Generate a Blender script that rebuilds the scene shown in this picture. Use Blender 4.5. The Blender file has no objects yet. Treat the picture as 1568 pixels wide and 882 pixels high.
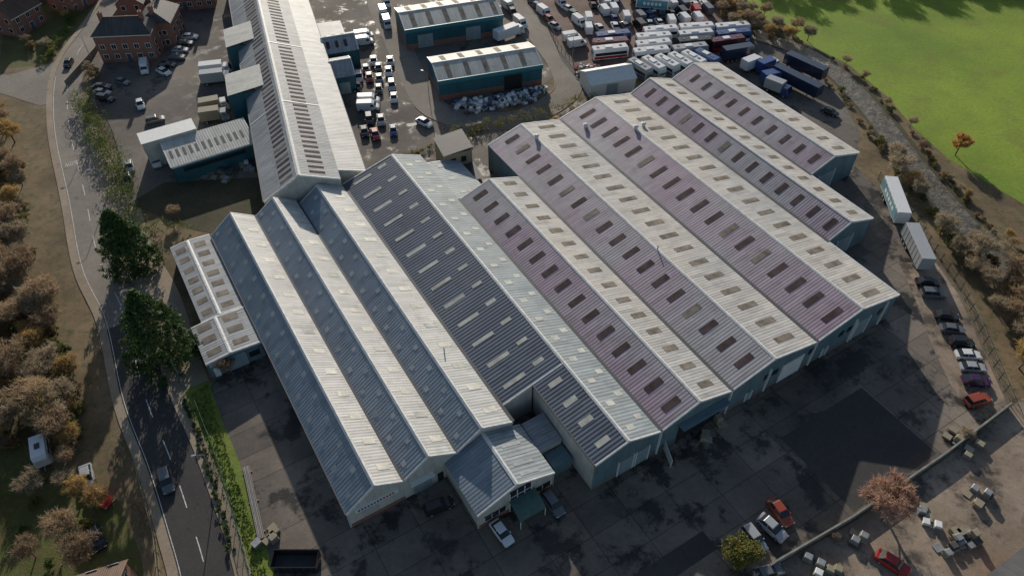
import bpy, math, random
from mathutils import Vector, Matrix
random.seed(7)
R=random.random
def U(a,b): return a+(b-a)*random.random()
sc=bpy.context.scene
col=sc.collection
# ---------------------------------------------------------------- materials
MC={}
def newmat(name):
    m=bpy.data.materials.new(name);m.use_nodes=True
    nt=m.node_tree;b=nt.nodes['Principled BSDF']
    return m,nt,b
def N(nt,t,**k):
    n=nt.nodes.new(t)
    for a,v in k.items(): setattr(n,a,v)
    return n
def math_(nt,op,a,b=None,c=None,clamp=False):
    n=nt.nodes.new('ShaderNodeMath');n.operation=op;n.use_clamp=clamp
    for i,x in enumerate((a,b,c)):
        if x is None: continue
        if isinstance(x,(int,float)): n.inputs[i].default_value=x
        else: nt.links.new(x,n.inputs[i])
    return n.outputs[0]
def mix(nt,f,a,b,mode='MIX'):
    n=nt.nodes.new('ShaderNodeMix');n.data_type='RGBA';n.blend_type=mode
    for s,x in ((n.inputs[0],f),(n.inputs[6],a),(n.inputs[7],b)):
        if isinstance(x,(int,float)): s.default_value=x
        elif isinstance(x,tuple): s.default_value=(x[0],x[1],x[2],1)
        else: nt.links.new(x,s)
    return n.outputs[2]
def noise(nt,vec,scale,detail=4,rough=0.6):
    n=nt.nodes.new('ShaderNodeTexNoise');n.inputs['Scale'].default_value=scale;n.inputs['Detail'].default_value=detail;n.inputs['Roughness'].default_value=rough
    if vec is not None: nt.links.new(vec,n.inputs['Vector'])
    return n.outputs[0]
def ramp(nt,v,lo,hi):
    n=nt.nodes.new('ShaderNodeMapRange');n.inputs[1].default_value=lo;n.inputs[2].default_value=hi;n.clamp=True
    nt.links.new(v,n.inputs[0]);return n.outputs[0]
def grey(nt,v):
    cc=N(nt,'ShaderNodeCombineColor')
    for i in range(3): nt.links.new(v,cc.inputs[i])
    return cc.outputs[0]
def bump(nt,b,h,strength=0.3,dist=0.1):
    n=nt.nodes.new('ShaderNodeBump');n.inputs['Strength'].default_value=strength;n.inputs['Distance'].default_value=dist
    nt.links.new(h,n.inputs['Height']);nt.links.new(n.outputs[0],b.inputs['Normal'])
def plain(name,c,rough=0.7,metal=0,var=0.12,scale=1.5,spec=.4):
    if name in MC: return MC[name]
    m,nt,b=newmat(name)
    g=N(nt,'ShaderNodeNewGeometry')
    f=noise(nt,g.outputs['Position'],scale,3)
    k=tuple(x*(1-2*var) for x in c);k2=tuple(min(1,x*(1+var)) for x in c)
    nt.links.new(mix(nt,ramp(nt,f,.3,.7),k,k2),b.inputs['Base Color'])
    b.inputs['Roughness'].default_value=rough;b.inputs['Metallic'].default_value=metal;b.inputs['Specular IOR Level'].default_value=spec
    MC[name]=m;return m
def sheet(name,c,c2=None,period=0.55,amt=0.18,bs=0.35,rough=0.6,streak=.3,dirt=.25):
    """profiled metal / fibre-cement sheet; uv.x runs across the ribs, uv.y along them (metres)"""
    if name in MC: return MC[name]
    m,nt,b=newmat(name)
    uv=N(nt,'ShaderNodeUVMap');sp=N(nt,'ShaderNodeSeparateXYZ');nt.links.new(uv.outputs[0],sp.inputs[0])
    u,v=sp.outputs[0],sp.outputs[1]
    w=math_(nt,'SINE',math_(nt,'MULTIPLY',u,2*math.pi/period))
    w01=math_(nt,'MULTIPLY_ADD',w,.5,.5)
    geo=N(nt,'ShaderNodeNewGeometry')
    big=noise(nt,geo.outputs['Position'],.045,4)
    base=mix(nt,ramp(nt,big,.4,.62),c,c2 or c)
    cb=N(nt,'ShaderNodeCombineXYZ')
    nt.links.new(math_(nt,'FLOOR',math_(nt,'DIVIDE',u,1.02)),cb.inputs[0]);nt.links.new(math_(nt,'FLOOR',math_(nt,'DIVIDE',v,3.9)),cb.inputs[1])
    wn=N(nt,'ShaderNodeTexWhiteNoise');nt.links.new(cb.outputs[0],wn.inputs[0])
    tone=math_(nt,'MULTIPLY_ADD',wn.outputs[0],.18,.89)
    cs=N(nt,'ShaderNodeCombineXYZ');nt.links.new(math_(nt,'MULTIPLY',u,1.6),cs.inputs[0]);nt.links.new(math_(nt,'MULTIPLY',v,.16),cs.inputs[1])
    st=ramp(nt,noise(nt,cs.outputs[0],1.0,5,.7),.42,.75)
    tone=math_(nt,'MULTIPLY',tone,math_(nt,'SUBTRACT',1,math_(nt,'MULTIPLY',st,streak)))
    tone=math_(nt,'MULTIPLY',tone,math_(nt,'MULTIPLY_ADD',w01,amt,1-amt))
    d=ramp(nt,noise(nt,geo.outputs['Position'],.35,6,.7),.5,.75)
    tone=math_(nt,'MULTIPLY',tone,math_(nt,'SUBTRACT',1,math_(nt,'MULTIPLY',d,dirt)))
    nt.links.new(mix(nt,1.0,base,grey(nt,tone),'MULTIPLY'),b.inputs['Base Color'])
    b.inputs['Roughness'].default_value=rough;b.inputs['Specular IOR Level'].default_value=.2
    bump(nt,b,w01,bs,.06)
    MC[name]=m;return m
def ground(name,c1,c2,c3,s1=.08,s2=.5,lo3=.6,hi3=.68,rough=.9,bs=.4,fine=6.0,patch=0.0,slab=0,wet=0):
    if name in MC: return MC[name]
    m,nt,b=newmat(name);g=N(nt,'ShaderNodeNewGeometry');P=g.outputs['Position']
    a=ramp(nt,noise(nt,P,s1,6,.65),.35,.65)
    base=mix(nt,a,c1,c2)
    st=ramp(nt,noise(nt,P,s2,7,.7),lo3,hi3)
    base=mix(nt,st,base,c3)
    if patch>0:
        br=N(nt,'ShaderNodeTexVoronoi');br.inputs['Scale'].default_value=.16;nt.links.new(P,br.inputs['Vector'])
        sc_=N(nt,'ShaderNodeSeparateColor');nt.links.new(br.outputs['Color'],sc_.inputs[0])
        base=mix(nt,1.0,base,grey(nt,math_(nt,'MULTIPLY_ADD',sc_.outputs[0],patch*2,1-patch)),'MULTIPLY')
    if slab:
        mp=N(nt,'ShaderNodeMapping');mp.inputs['Rotation'].default_value=(0,0,math.radians(-31.4));nt.links.new(P,mp.inputs['Vector'])
        t=N(nt,'ShaderNodeTexBrick');nt.links.new(mp.outputs[0],t.inputs['Vector']);t.offset=0
        t.inputs['Scale'].default_value=1;t.inputs['Brick Width'].default_value=6.5;t.inputs['Row Height'].default_value=4.6;t.inputs['Mortar Size'].default_value=.07
        t.inputs['Color1'].default_value=(.74,.74,.76,1);t.inputs['Color2'].default_value=(1.16,1.13,1.08,1);t.inputs['Mortar'].default_value=(.45,.45,.45,1)
        base=mix(nt,slab,base,mix(nt,1.0,base,t.outputs[0],'MULTIPLY'))
    f=noise(nt,P,fine,4,.7)
    f2=noise(nt,P,1.3,5,.7)
    t=math_(nt,'MULTIPLY',math_(nt,'MULTIPLY_ADD',f,.7,.65),math_(nt,'MULTIPLY_ADD',f2,.6,.7))
    nt.links.new(mix(nt,1.0,base,grey(nt,t),'MULTIPLY'),b.inputs['Base Color'])
    b.inputs['Specular IOR Level'].default_value=.25
    if wet: nt.links.new(math_(nt,'MULTIPLY_ADD',st,-wet,rough),b.inputs['Roughness'])
    else: b.inputs['Roughness'].default_value=rough
    if bs: bump(nt,b,f,bs,.1)
    MC[name]=m;return m
def leafmat(name,c1,c2,rough=.7,tr=.35):
    m,nt,b=newmat(name);g=N(nt,'ShaderNodeNewGeometry')
    o=N(nt,'ShaderNodeObjectInfo')
    f=math_(nt,'MULTIPLY_ADD',g.outputs['Random Per Island'],.55,math_(nt,'MULTIPLY',o.outputs['Random'],.45))
    cl=mix(nt,f,c1,c2)
    nt.links.new(cl,b.inputs['Base Color']);b.inputs['Roughness'].default_value=rough
    b.inputs['Specular IOR Level'].default_value=.2
    t=N(nt,'ShaderNodeBsdfTranslucent');nt.links.new(cl,t.inputs[0]);ms=N(nt,'ShaderNodeMixShader');ms.inputs[0].default_value=tr
    nt.links.new(b.outputs[0],ms.inputs[1]);nt.links.new(t.outputs[0],ms.inputs[2]);nt.links.new(ms.outputs[0],nt.nodes['Material Output'].inputs[0])
    MC[name]=m;return m
def brickmat(name,c1,c2,mortar):
    m,nt,b=newmat(name);uv=N(nt,'ShaderNodeUVMap');t=N(nt,'ShaderNodeTexBrick');nt.links.new(uv.outputs[0],t.inputs['Vector'])
    t.inputs['Scale'].default_value=1;t.inputs['Brick Width'].default_value=.45;t.inputs['Row Height'].default_value=.15;t.inputs['Mortar Size'].default_value=.012
    t.inputs['Color1'].default_value=(*c1,1);t.inputs['Color2'].default_value=(*c2,1);t.inputs['Mortar'].default_value=(*mortar,1)
    nt.links.new(t.outputs[0],b.inputs['Base Color']);b.inputs['Roughness'].default_value=.9;MC[name]=m;return m
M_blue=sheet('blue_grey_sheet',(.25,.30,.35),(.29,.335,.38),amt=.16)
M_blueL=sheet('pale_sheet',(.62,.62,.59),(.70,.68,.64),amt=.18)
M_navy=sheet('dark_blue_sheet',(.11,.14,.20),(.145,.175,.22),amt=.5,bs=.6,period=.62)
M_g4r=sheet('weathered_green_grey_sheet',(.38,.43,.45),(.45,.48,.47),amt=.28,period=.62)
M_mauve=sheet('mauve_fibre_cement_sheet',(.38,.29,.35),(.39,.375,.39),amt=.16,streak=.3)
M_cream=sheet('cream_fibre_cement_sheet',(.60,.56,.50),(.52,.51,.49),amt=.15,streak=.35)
M_grey=sheet('grey_fibre_cement_sheet',(.40,.41,.42),(.32,.34,.36),amt=.15,streak=.5)
M_shed=sheet('shed_roof_sheet',(.58,.57,.52),(.52,.52,.48),amt=.1)
M_skyD=plain('dirty_rooflight',(.085,.058,.058),.75,var=.25,scale=.6,spec=.1)
M_skyB=plain('brown_rooflight',(.22,.19,.155),.75,var=.25,scale=.6,spec=.1)
M_skyL=plain('clear_rooflight',(.46,.46,.41),.6,var=.15,scale=.6,spec=.2)
M_skyC=plain('cream_rooflight',(.72,.69,.60),.6,var=.15,scale=.6,spec=.2)
M_skyM=plain('worn_rooflight',(.56,.56,.50),.6,var=.15,scale=.6,spec=.2)
M_skyG=plain('hazy_rooflight',(.40,.42,.42),.6,var=.15,scale=.6,spec=.2)
M_cap=plain('ridge_cap',(.64,.64,.62),.5)
M_gut=plain('valley_gutter',(.07,.075,.08),.7)
M_wtrim=plain('white_trim',(.68,.68,.66),.5)
M_teal=sheet('teal_cladding',(.035,.12,.145),(.045,.135,.165),period=.3,amt=.2,streak=.15,rough=.5)
M_pteal=sheet('pale_teal_cladding',(.14,.22,.25),(.17,.245,.27),period=.3,amt=.2,streak=.25)
M_wclad=sheet('cream_cladding',(.55,.54,.48),(.62,.60,.54),period=.3,amt=.12,streak=.2)
M_glass=plain('window_glass',(.025,.03,.035),.08,var=.1)
M_door=sheet('roller_door',(.30,.36,.38),(.32,.38,.40),period=.25,amt=.2)
M_open=plain('dark_opening',(.02,.02,.02),.9)
M_white=plain('white_paint',(.72,.72,.70),.4,var=.05)
M_brick=brickmat('red_brick',(.20,.08,.055),(.28,.115,.075),(.24,.20,.17))
M_ybrick=brickmat('buff_brick',(.32,.25,.14),(.38,.29,.17),(.25,.22,.18))
M_tile=sheet('brown_roof_tiles',(.11,.07,.055),(.15,.10,.075),period=.3,amt=.3,streak=.4)
M_slate=sheet('slate_roof',(.085,.085,.09),(.12,.11,.11),period=.35,amt=.3,streak=.4)
M_asph=ground('yard_asphalt',(.10,.088,.078),(.20,.172,.145),(.05,.046,.043),.05,.2,.53,.62,patch=.10,wet=.4)
M_conc=ground('yard_concrete',(.10,.088,.078),(.235,.20,.168),(.042,.039,.036),.05,.13,.51,.575,patch=.05,slab=.9,wet=.5)
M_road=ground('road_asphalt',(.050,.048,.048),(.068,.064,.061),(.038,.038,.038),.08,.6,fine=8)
M_road2=ground('estate_road',(.18,.16,.14),(.26,.23,.195),(.13,.12,.11),.08,.5)
M_pave=ground('pavement',(.24,.195,.145),(.33,.27,.20),(.15,.125,.085),.1,.7)
M_dirt=ground('dirt_lot',(.18,.138,.10),(.38,.30,.23),(.08,.066,.056),.06,.2,.50,.62,wet=.3)
M_soil=ground('leaf_litter_ground',(.10,.072,.042),(.22,.16,.095),(.07,.085,.03),.09,.6,.5,.66,fine=3)
M_grass=ground('rough_grass',(.065,.08,.022),(.12,.13,.038),(.11,.08,.04),.15,.9,.48,.62,fine=4,bs=.8)
M_scrubg=ground('scrub_ground',(.05,.05,.025),(.09,.08,.045),(.07,.055,.035),.15,.9,.48,.62,fine=4,bs=.8)
M_verge=ground('verge_grass',(.12,.17,.03),(.20,.24,.05),(.10,.09,.035),.15,.9,.55,.7,fine=4,bs=.8)
M_field=ground('field_grass',(.13,.21,.024),(.23,.31,.036),(.17,.185,.04),.03,.10,.5,.75,fine=1.5,bs=.7)
M_cdirt=ground('compound_dirt',(.13,.09,.075),(.22,.155,.125),(.09,.065,.06),.08,.4)
M_mark=plain('road_paint',(.6,.6,.56),.7,var=.25,scale=3)
M_bark=plain('bark',(.20,.15,.105),.9,var=.2)
M_tyre=plain('tyre_rubber',(.02,.02,.02),.8)
M_metal=plain('galvanised_steel',(.30,.31,.32),.5,.3)
def water():
    m,nt,b=newmat('river_water');g=N(nt,'ShaderNodeNewGeometry')
    nt.links.new(mix(nt,ramp(nt,noise(nt,g.outputs['Position'],.45,6,.7),.35,.65),(.035,.032,.024),(.20,.175,.14)),b.inputs['Base Color']);b.inputs['Roughness'].default_value=.3
    b.inputs['Specular IOR Level'].default_value=.35
    bump(nt,b,noise(nt,g.outputs['Position'],1.5,5,.7),.8,.3);return m
M_water=water()
# ---------------------------------------------------------------- builders
class Frame:
    def __init__(s,ox=0,oy=0,phi=0):
        s.o=(ox,oy);p=math.radians(phi);s.sa,s.ca=math.sin(p),math.cos(p);s.phi=phi
    def p(s,a,b,z=0): return (s.o[0]+a*s.sa+b*s.ca, s.o[1]+a*s.ca-b*s.sa, z)
    def sub(s,a,b,dphi):
        q=s.p(a,b);return Frame(q[0],q[1],s.phi+dphi)
def mkmesh(name,V,F,mats,MI=None,UV=None,smooth=False):
    me=bpy.data.meshes.new(name);me.from_pydata(V,[],F)
    for m in mats: me.materials.append(m)
    if MI: me.polygons.foreach_set('material_index',MI)
    if UV:
        l=me.uv_layers.new(name='UVMap');flat=[c for uv in UV for c in uv];l.data.foreach_set('uv',flat)
    me.update();return me
def obj(name,me,loc=(0,0,0),rz=0,s=1,parent=None):
    o=bpy.data.objects.new(name,me);col.objects.link(o);o.location=loc;o.rotation_euler=(0,0,rz)
    o.scale=(s,s,s) if isinstance(s,(int,float)) else s
    if parent: o.parent=parent
    return o
class MB:
    def __init__(s,name,fr=None): s.name=name;s.f=fr or Frame();s.parts={}
    def face(s,part,mat,pts,uv=None,raw=False):
        P=s.parts.setdefault((part,mat.name),[mat,[],[],[]])
        i=len(P[1]);P[1]+= [tuple(p) if raw else s.f.p(*p) for p in pts];P[2].append(list(range(i,i+len(pts))))
        if uv is None:
            p0=Vector(pts[0]);e=(Vector(pts[1])-p0);L=e.length or 1;e=e/L
            n=(Vector(pts[1])-p0).cross(Vector(pts[2])-p0)
            if n.length<1e-9: n=Vector((0,0,1))
            n.normalize();g=n.cross(e)
            uv=[((Vector(p)-p0).dot(e),(Vector(p)-p0).dot(g)) for p in pts]
        P[3]+=uv
    def wall(s,part,mat,a0,b0,a1,b1,z0,h0,h1):
        L=math.hypot(a1-a0,b1-b0);s.face(part,mat,[(a0,b0,z0),(a1,b1,z0),(a1,b1,h1),(a0,b0,h0)],[(0,z0),(L,z0),(L,h1),(0,h0)])
    def box(s,part,mat,a0,a1,b0,b1,z0,z1,bottom=False):
        s.wall(part,mat,a0,b0,a1,b0,z0,z1,z1);s.wall(part,mat,a1,b0,a1,b1,z0,z1,z1);s.wall(part,mat,a1,b1,a0,b1,z0,z1,z1);s.wall(part,mat,a0,b1,a0,b0,z0,z1,z1)
        s.face(part,mat,[(a0,b0,z1),(a1,b0,z1),(a1,b1,z1),(a0,b1,z1)],[(a0,b0),(a1,b0),(a1,b1),(a0,b1)])
    def slope(s,mat,a0,a1,b0,h0,b1,h1,sky=None,ends=(1,1),trim=M_wtrim,wall=M_teal,walls=(1,1),part='roof'):
        L=math.hypot(b1-b0,h1-h0)
        s.face(part,mat,[(a0,b0,h0),(a1,b0,h0),(a1,b1,h1),(a0,b1,h1)],[(a0,0),(a1,0),(a1,L),(a0,L)])
        nb,nh=-(h1-h0)/L,(b1-b0)/L
        if nh<0: nb,nh=-nb,-nh
        for (f0,f1,sp,w,m,off) in (sky or []):
            a=a0+off
            while a<a1-w-.4:
                j=U(-.05,.05)
                q=[]
                for (aa,f) in ((a,f0),(a+w,f0),(a+w,f1),(a,f1)):
                    q.append((aa+j,b0+(b1-b0)*f+nb*.035,h0+(h1-h0)*f+nh*.035))
                mm=m
                if R()<.12 and m is M_skyD: mm=M_skyB
                if R()<.25 and m is M_skyC: mm=M_skyM
                s.face('rooflights',mm,q)
                a+=sp
        for k,aa,d in ((0,a0,.15),(1,a1,-.15)):
            if ends[k]:
                s.face('verge_trim',trim,[(aa-d*.3,b0,h0-.36),(aa-d*.3,b1,h1-.36),(aa-d*.3,b1,h1+.04),(aa-d*.3,b0,h0+.04)])
                s.face('verge_trim',trim,[(aa-d*.3,b0,h0+.04),(aa-d*.3,b1,h1+.04),(aa+d*1.3,b1,h1+.045),(aa+d*1.3,b0,h0+.045)])
            if walls[k]: s.wall('gable_wall',wall,aa+d,b0,aa+d,b1,0,h0-.05,h1-.05)
    def ridge(s,a0,a1,b,h,w=.3,k=.35,mat=M_cap):
        s.face('ridge_cap',mat,[(a0,b,h+.09),(a1,b,h+.09),(a1,b-w,h+.06-w*k),(a0,b-w,h+.06-w*k)])
        s.face('ridge_cap',mat,[(a0,b,h+.09),(a1,b,h+.09),(a1,b+w,h+.06-w*k),(a0,b+w,h+.06-w*k)])
    def valley(s,a0,a1,b,h,w=.28):
        s.face('valley_gutter',M_gut,[(a0,b-w,h+w*.45),(a1,b-w,h+w*.45),(a1,b+w,h+w*.45),(a0,b+w,h+w*.45)])
    def build(s):
        e=bpy.data.objects.new(s.name,None);col.objects.link(e);e.empty_display_size=.5
        for (k,mn),(m,V,F,UVs) in s.parts.items():
            obj(k,mkmesh(k,V,F,[m],None,UVs),parent=e)
        return e
def poly(name,pts,z,mat):
    me=mkmesh(name,[(x,y,z) for x,y in pts],[list(range(len(pts)))],[mat])
    if me.polygons[0].normal.z<0: me.flip_normals()
    return obj(name,me)
def crom(P,n=6):
    out=[]
    for i in range(len(P)-1):
        p0=P[max(i-1,0)];p1=P[i];p2=P[i+1];p3=P[min(i+2,len(P)-1)]
        for k in range(n):
            t=k/n
            out.append(tuple(.5*((2*p1[j])+(-p0[j]+p2[j])*t+(2*p0[j]-5*p1[j]+4*p2[j]-p3[j])*t*t+(-p0[j]+3*p1[j]-3*p2[j]+p3[j])*t**3) for j in (0,1)))
    out.append(P[-1]);return out
def strip(name,C,o1,o2,z,mat,h=0,dash=None,parent=None):
    n=len(C);nr=[]
    for i in range(n):
        a=C[max(i-1,0)];b=C[min(i+1,n-1)];d=math.hypot(b[0]-a[0],b[1]-a[1]);nr.append(((b[1]-a[1])/d,-(b[0]-a[0])/d))
    V=[];F=[];acc=0
    for i in range(n):
        for o in (o1,o2): V.append((C[i][0]+nr[i][0]*o,C[i][1]+nr[i][1]*o,z+h))
    for i in range(n-1):
        L=math.hypot(C[i+1][0]-C[i][0],C[i+1][1]-C[i][1])
        if dash is None or (acc%(dash[0]+dash[1]))<dash[0]: F.append([2*i,2*i+1,2*i+3,2*i+2])
        acc+=L
    if h:
        k=len(V);V+=[(v[0],v[1],z) for v in V[:k]]
        for i in range(n-1):
            F.append([2*i,2*i+2,k+2*i+2,k+2*i]);F.append([2*i+1,2*i+3,k+2*i+3,k+2*i+1])
    return obj(name,mkmesh(name,V,F,[mat]),parent=parent)
def resample(C,step):
    out=[C[0]];acc=0
    for i in range(len(C)-1):
        a,b=C[i],C[i+1];L=math.hypot(b[0]-a[0],b[1]-a[1]);t=step-acc
        while t<=L:
            out.append((a[0]+(b[0]-a[0])*t/L,a[1]+(b[1]-a[1])*t/L));t+=step
        acc=(acc+L)%step
    return out
# ---------------------------------------------------------------- terrain
poly('ground',[(-1500,-800),(1500,-800),(1500,2500),(-1500,2500)],0,M_soil)
poly('field',[(60,216),(65,205),(73,190),(79,180),(86,170),(90.5,155),(92,142),(95,130),(101,120),(107,110),(125,98),(160,82),(900,40),(900,1500),(60,1500)],.02,M_field)
RL=crom([(62,190),(68,184),(76.5,176.5),(82,165),(85,148),(86.5,131),(88,119),(90,107),(95,92),(104,78),(115,60),(130,30)])
strip('river',RL,-2.6,2.6,.03,M_water)
strip('river_bank_mud',RL,2.6,3.4,.036,M_scrubg);strip('river_bank_mud',RL,-3.8,-2.6,.036,M_scrubg)
poly('estate_yard',[(-100,152),(-108,172),(-104,230),(62,230),(62,205),(68,186),(74,172),(79,158),(79,140),(74,128),(64,150),(20,175),(-10,140),(-30,118),(-62,108),(-78,116),(-90,138)],.024,M_asph)
poly('factory_yard',[(-50,66),(-44,80),(-55,110),(-30,118),(-10,140),(20,160),(64,150),(73,130),(79,112),(80.5,90),(78,66),(64,56.5),(47,46.5),(35,40.5),(20,32),(10,10),(-24,10),(-33,40)],.016,M_conc)
poly('dirt_lot',[(35,40.3),(47,46.3),(64,56.3),(78,65.5),(95,76),(130,50),(130,0),(10,0),(20,31.5)],.012,M_dirt)
poly('coach_compound',[(12,178),(17,166),(33,163),(52,166),(60,172),(66,190),(61,230),(5,230),(9,200)],.03,M_cdirt)
poly('parking_strip',[(72.5,98),(72,88),(70.8,78),(70.6,70),(72,64.5),(78,67),(80.2,90),(79.4,98)],.020,M_dirt)
F0=Frame(0,0,-31.4)
def AB(a,b,z=0): return F0.p(a,b,z)
for (a0,a1,b0,b1,z,m,n) in ((16,30,66,84,.020,M_road,'asphalt_patch'),(22,25,20,46,.020,M_road,'asphalt_patch')):
    pts=[AB(a0,b0)[:2],AB(a1,b0)[:2],AB(a1,b1)[:2],AB(a0,b1)[:2]]
    poly(n,pts,z,m)
CL=crom([(-115.5,225),(-115,206),(-114,190),(-113.3,176),(-110,162),(-101.3,142),(-88,117.8),(-77.5,98.4),(-68,85.2),(-58.8,68.5),(-50.8,56.7),(-44.5,46.5),(-40.2,39),(-33,24),(-27,8)],8)
strip('main_road',CL[:66],-3.3,3.3,.044,M_road2);strip('main_road_shaded',CL[65:],-3.3,3.3,.044,M_road)  # lower stretch: tree shadow on the road is put into the darker asphalt colour
poly('side_road',[(-116.2,172),(-106.5,156),(-112,151),(-125,157),(-150,161),(-190,166),(-190,174),(-150,169),(-126,165)],.040,M_road2)
strip('pavement',CL[40:],-5.3,-3.3,.01,M_pave,h=.13)
strip('pavement',CL,3.3,4.6,.01,M_pave,h=.13)
C2=resample(CL,1.0)
strip('centre_line_marking',C2[45:],-.07,.07,.052,M_mark,dash=(4,5))
strip('edge_line_marking',C2[60:],3.0,3.1,.052,M_mark)
strip('verge',CL[44:84],-9.5,-5.3,.008,M_pave)
def slow(x,y,rz,body):
    cu=bpy.data.curves.new('t','FONT');cu.body=body;cu.size=1.0;cu.align_x='CENTER';cu.materials.append(M_mark)
    o=bpy.data.objects.new('slow_road_marking',cu);col.objects.link(o);o.location=(x,y,.055);o.rotation_euler=(0,0,rz);o.scale=(.9,2.0,1)
slow(-66.0,84.2,math.radians(36),'SLOW');slow(-95.5,129,math.radians(208),'SLOW')
CE=crom([(-40,225),(-39,207),(-31.5,184),(-24,162),(-18.5,150),(-10,145.2),(0,145),(8,150),(13.5,158),(13,168),(10,178),(6,190),(0,207),(-2,225)],8)
strip('estate_road',CE,-3.2,3.2,.048,M_road2)
strip('kerb',CE,-3.4,-3.2,.02,M_pave,h=.12);strip('kerb',CE[30:],3.2,3.4,.02,M_pave,h=.12)
strip('grass_verge',crom([(-50.5,70),(-46.5,63),(-41,54),(-37,46.5),(-33,39),(-28,28)]),-1.6,2.2,.05,M_verge)
poly('garden_lawn',[(-64,53),(-56,50),(-50,42),(-46,34),(-70,30),(-95,34),(-90,52),(-76,60)],.012,M_grass)
poly('rough_ground',[(-62,107),(-78,115),(-73,122),(-50,124),(-48,112),(-50,104)],.032,M_scrubg)
poly('lawn',[(-130,168),(-119,170),(-118,195),(-122,215),(-150,215)],.012,M_grass)
# ---------------------------------------------------------------- factory
b=MB('factory_building',F0)
skD=[(.18,.34,4.75,.9,M_skyG,1.6),(.62,.78,4.75,.9,M_skyG,3.9)]
skB=[(.38,.78,4.75,1.15,M_skyC,2.4)]
G=[(4.8,9.4,13.4,4.0,7.6,5.0),(13.4,17.5,21.7,5.0,7.9,5.2),(21.7,25.9,31.0,5.2,8.1,5.6)]
a0,a1=50.5,115.5
for i,(bl,br,bv,hl,hr,hv) in enumerate(G):
    A1=(115.5,115.3,114.2)[i]
    b.slope(M_blue,a0,A1,bl,hl,br,hr,skD,wall=M_wclad,trim=M_wtrim)  # pitch facing away from the sun: its shade is painted in as darker sheet
    b.slope(M_blueL,a0,A1,br,hr,bv,hv,skB,wall=M_wclad,trim=M_wtrim)  # sunlit pitch of the same roof: sunlight painted in as paler sheet
    b.ridge(a0,A1,br,hr,k=.7);b.valley(a0,A1,bv,hv)
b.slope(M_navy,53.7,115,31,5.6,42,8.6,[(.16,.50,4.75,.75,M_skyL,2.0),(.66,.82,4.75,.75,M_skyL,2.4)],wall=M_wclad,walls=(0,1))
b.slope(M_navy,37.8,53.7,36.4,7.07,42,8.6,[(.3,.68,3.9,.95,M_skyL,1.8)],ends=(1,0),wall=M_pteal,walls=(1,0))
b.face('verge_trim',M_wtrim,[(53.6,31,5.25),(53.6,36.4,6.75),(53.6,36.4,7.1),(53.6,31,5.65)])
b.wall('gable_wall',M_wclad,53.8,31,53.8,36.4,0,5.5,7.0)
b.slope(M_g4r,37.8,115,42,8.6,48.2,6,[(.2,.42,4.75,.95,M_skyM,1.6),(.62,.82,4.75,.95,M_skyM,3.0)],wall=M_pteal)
b.ridge(37.8,115,42,8.6)
b.valley(37.8,98.6,48.2,6)
b.slope(M_g4r,98.6,112,48.2,6.0,55,4.6,[(.2,.5,4.75,.95,M_skyL,1.6)],wall=M_pteal)
b.wall('side_wall',M_pteal,98.6,54.8,112,54.8,0,4.6,4.6)
b.wall('side_wall_cream',M_wclad,37.9,36.55,53.7,36.55,0,7.0,7.0)
b.box('gutter',M_gut,37.8,53.7,36.25,36.45,6.9,7.1)
def bay(bl,br,bv,a0,a1,hl=6,hr=8.3,hv=6,sp=4.0,sk1=(.3,.72),sk2=(.3,.7),off=1.8,ml=M_mauve,mr=M_cream,s1=None):
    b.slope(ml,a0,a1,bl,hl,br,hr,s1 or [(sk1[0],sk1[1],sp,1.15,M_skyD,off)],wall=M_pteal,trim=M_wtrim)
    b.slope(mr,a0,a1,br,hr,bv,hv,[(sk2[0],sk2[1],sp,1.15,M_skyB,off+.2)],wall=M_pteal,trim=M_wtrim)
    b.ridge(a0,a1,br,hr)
bay(48.2,55,61.8,37.8,98.4)
bay(61.8,70,80,37.8,111,off=2.1,sk1=(.36,.74))
bay(80,89.5,99.5,37.8,111.2,off=1.6,s1=[(.34,.74,4.0,1.15,M_skyD,1.6)])
bay(99.5,104.8,111.6,53.3,111.3,sk1=(.25,.75))
bay(111.6,117.8,125.8,68.7,111.2,sk1=(.3,.72))
b.valley(37.8,98.4,61.8,6);b.valley(37.8,111,80,6);b.valley(53.3,111,99.5,6);b.valley(68.7,111,111.6,6)
def side(a0,a1,bb,h,mat,part,g=.15):
    b.wall(part,mat,a0+.1,bb,a1-.1,bb,0,h-.05,h-.05)
side(50.5,115.5,4.95,4.0,M_pteal,'side_wall');b.box('gutter',M_gut,50.5,115.5,4.65,4.85,3.85,4.02)
side(37.8,53.3,99.35,6,M_pteal,'side_wall');side(53.3,68.7,111.45,6,M_pteal,'side_wall');side(68.7,111.2,125.65,6,M_pteal,'side_wall');side(98.4,111,61.95,6,M_pteal,'side_wall')
side(114,115.5,31.1,5.6,M_pteal,'side_wall')
for (x0,x1,bb) in ((37.8,53.3,99.5),(53.3,68.7,111.6),(68.7,111.2,125.8)): b.box('gutter',M_wtrim,x0,x1,bb-.05,bb+.2,5.8,6.03)
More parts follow.
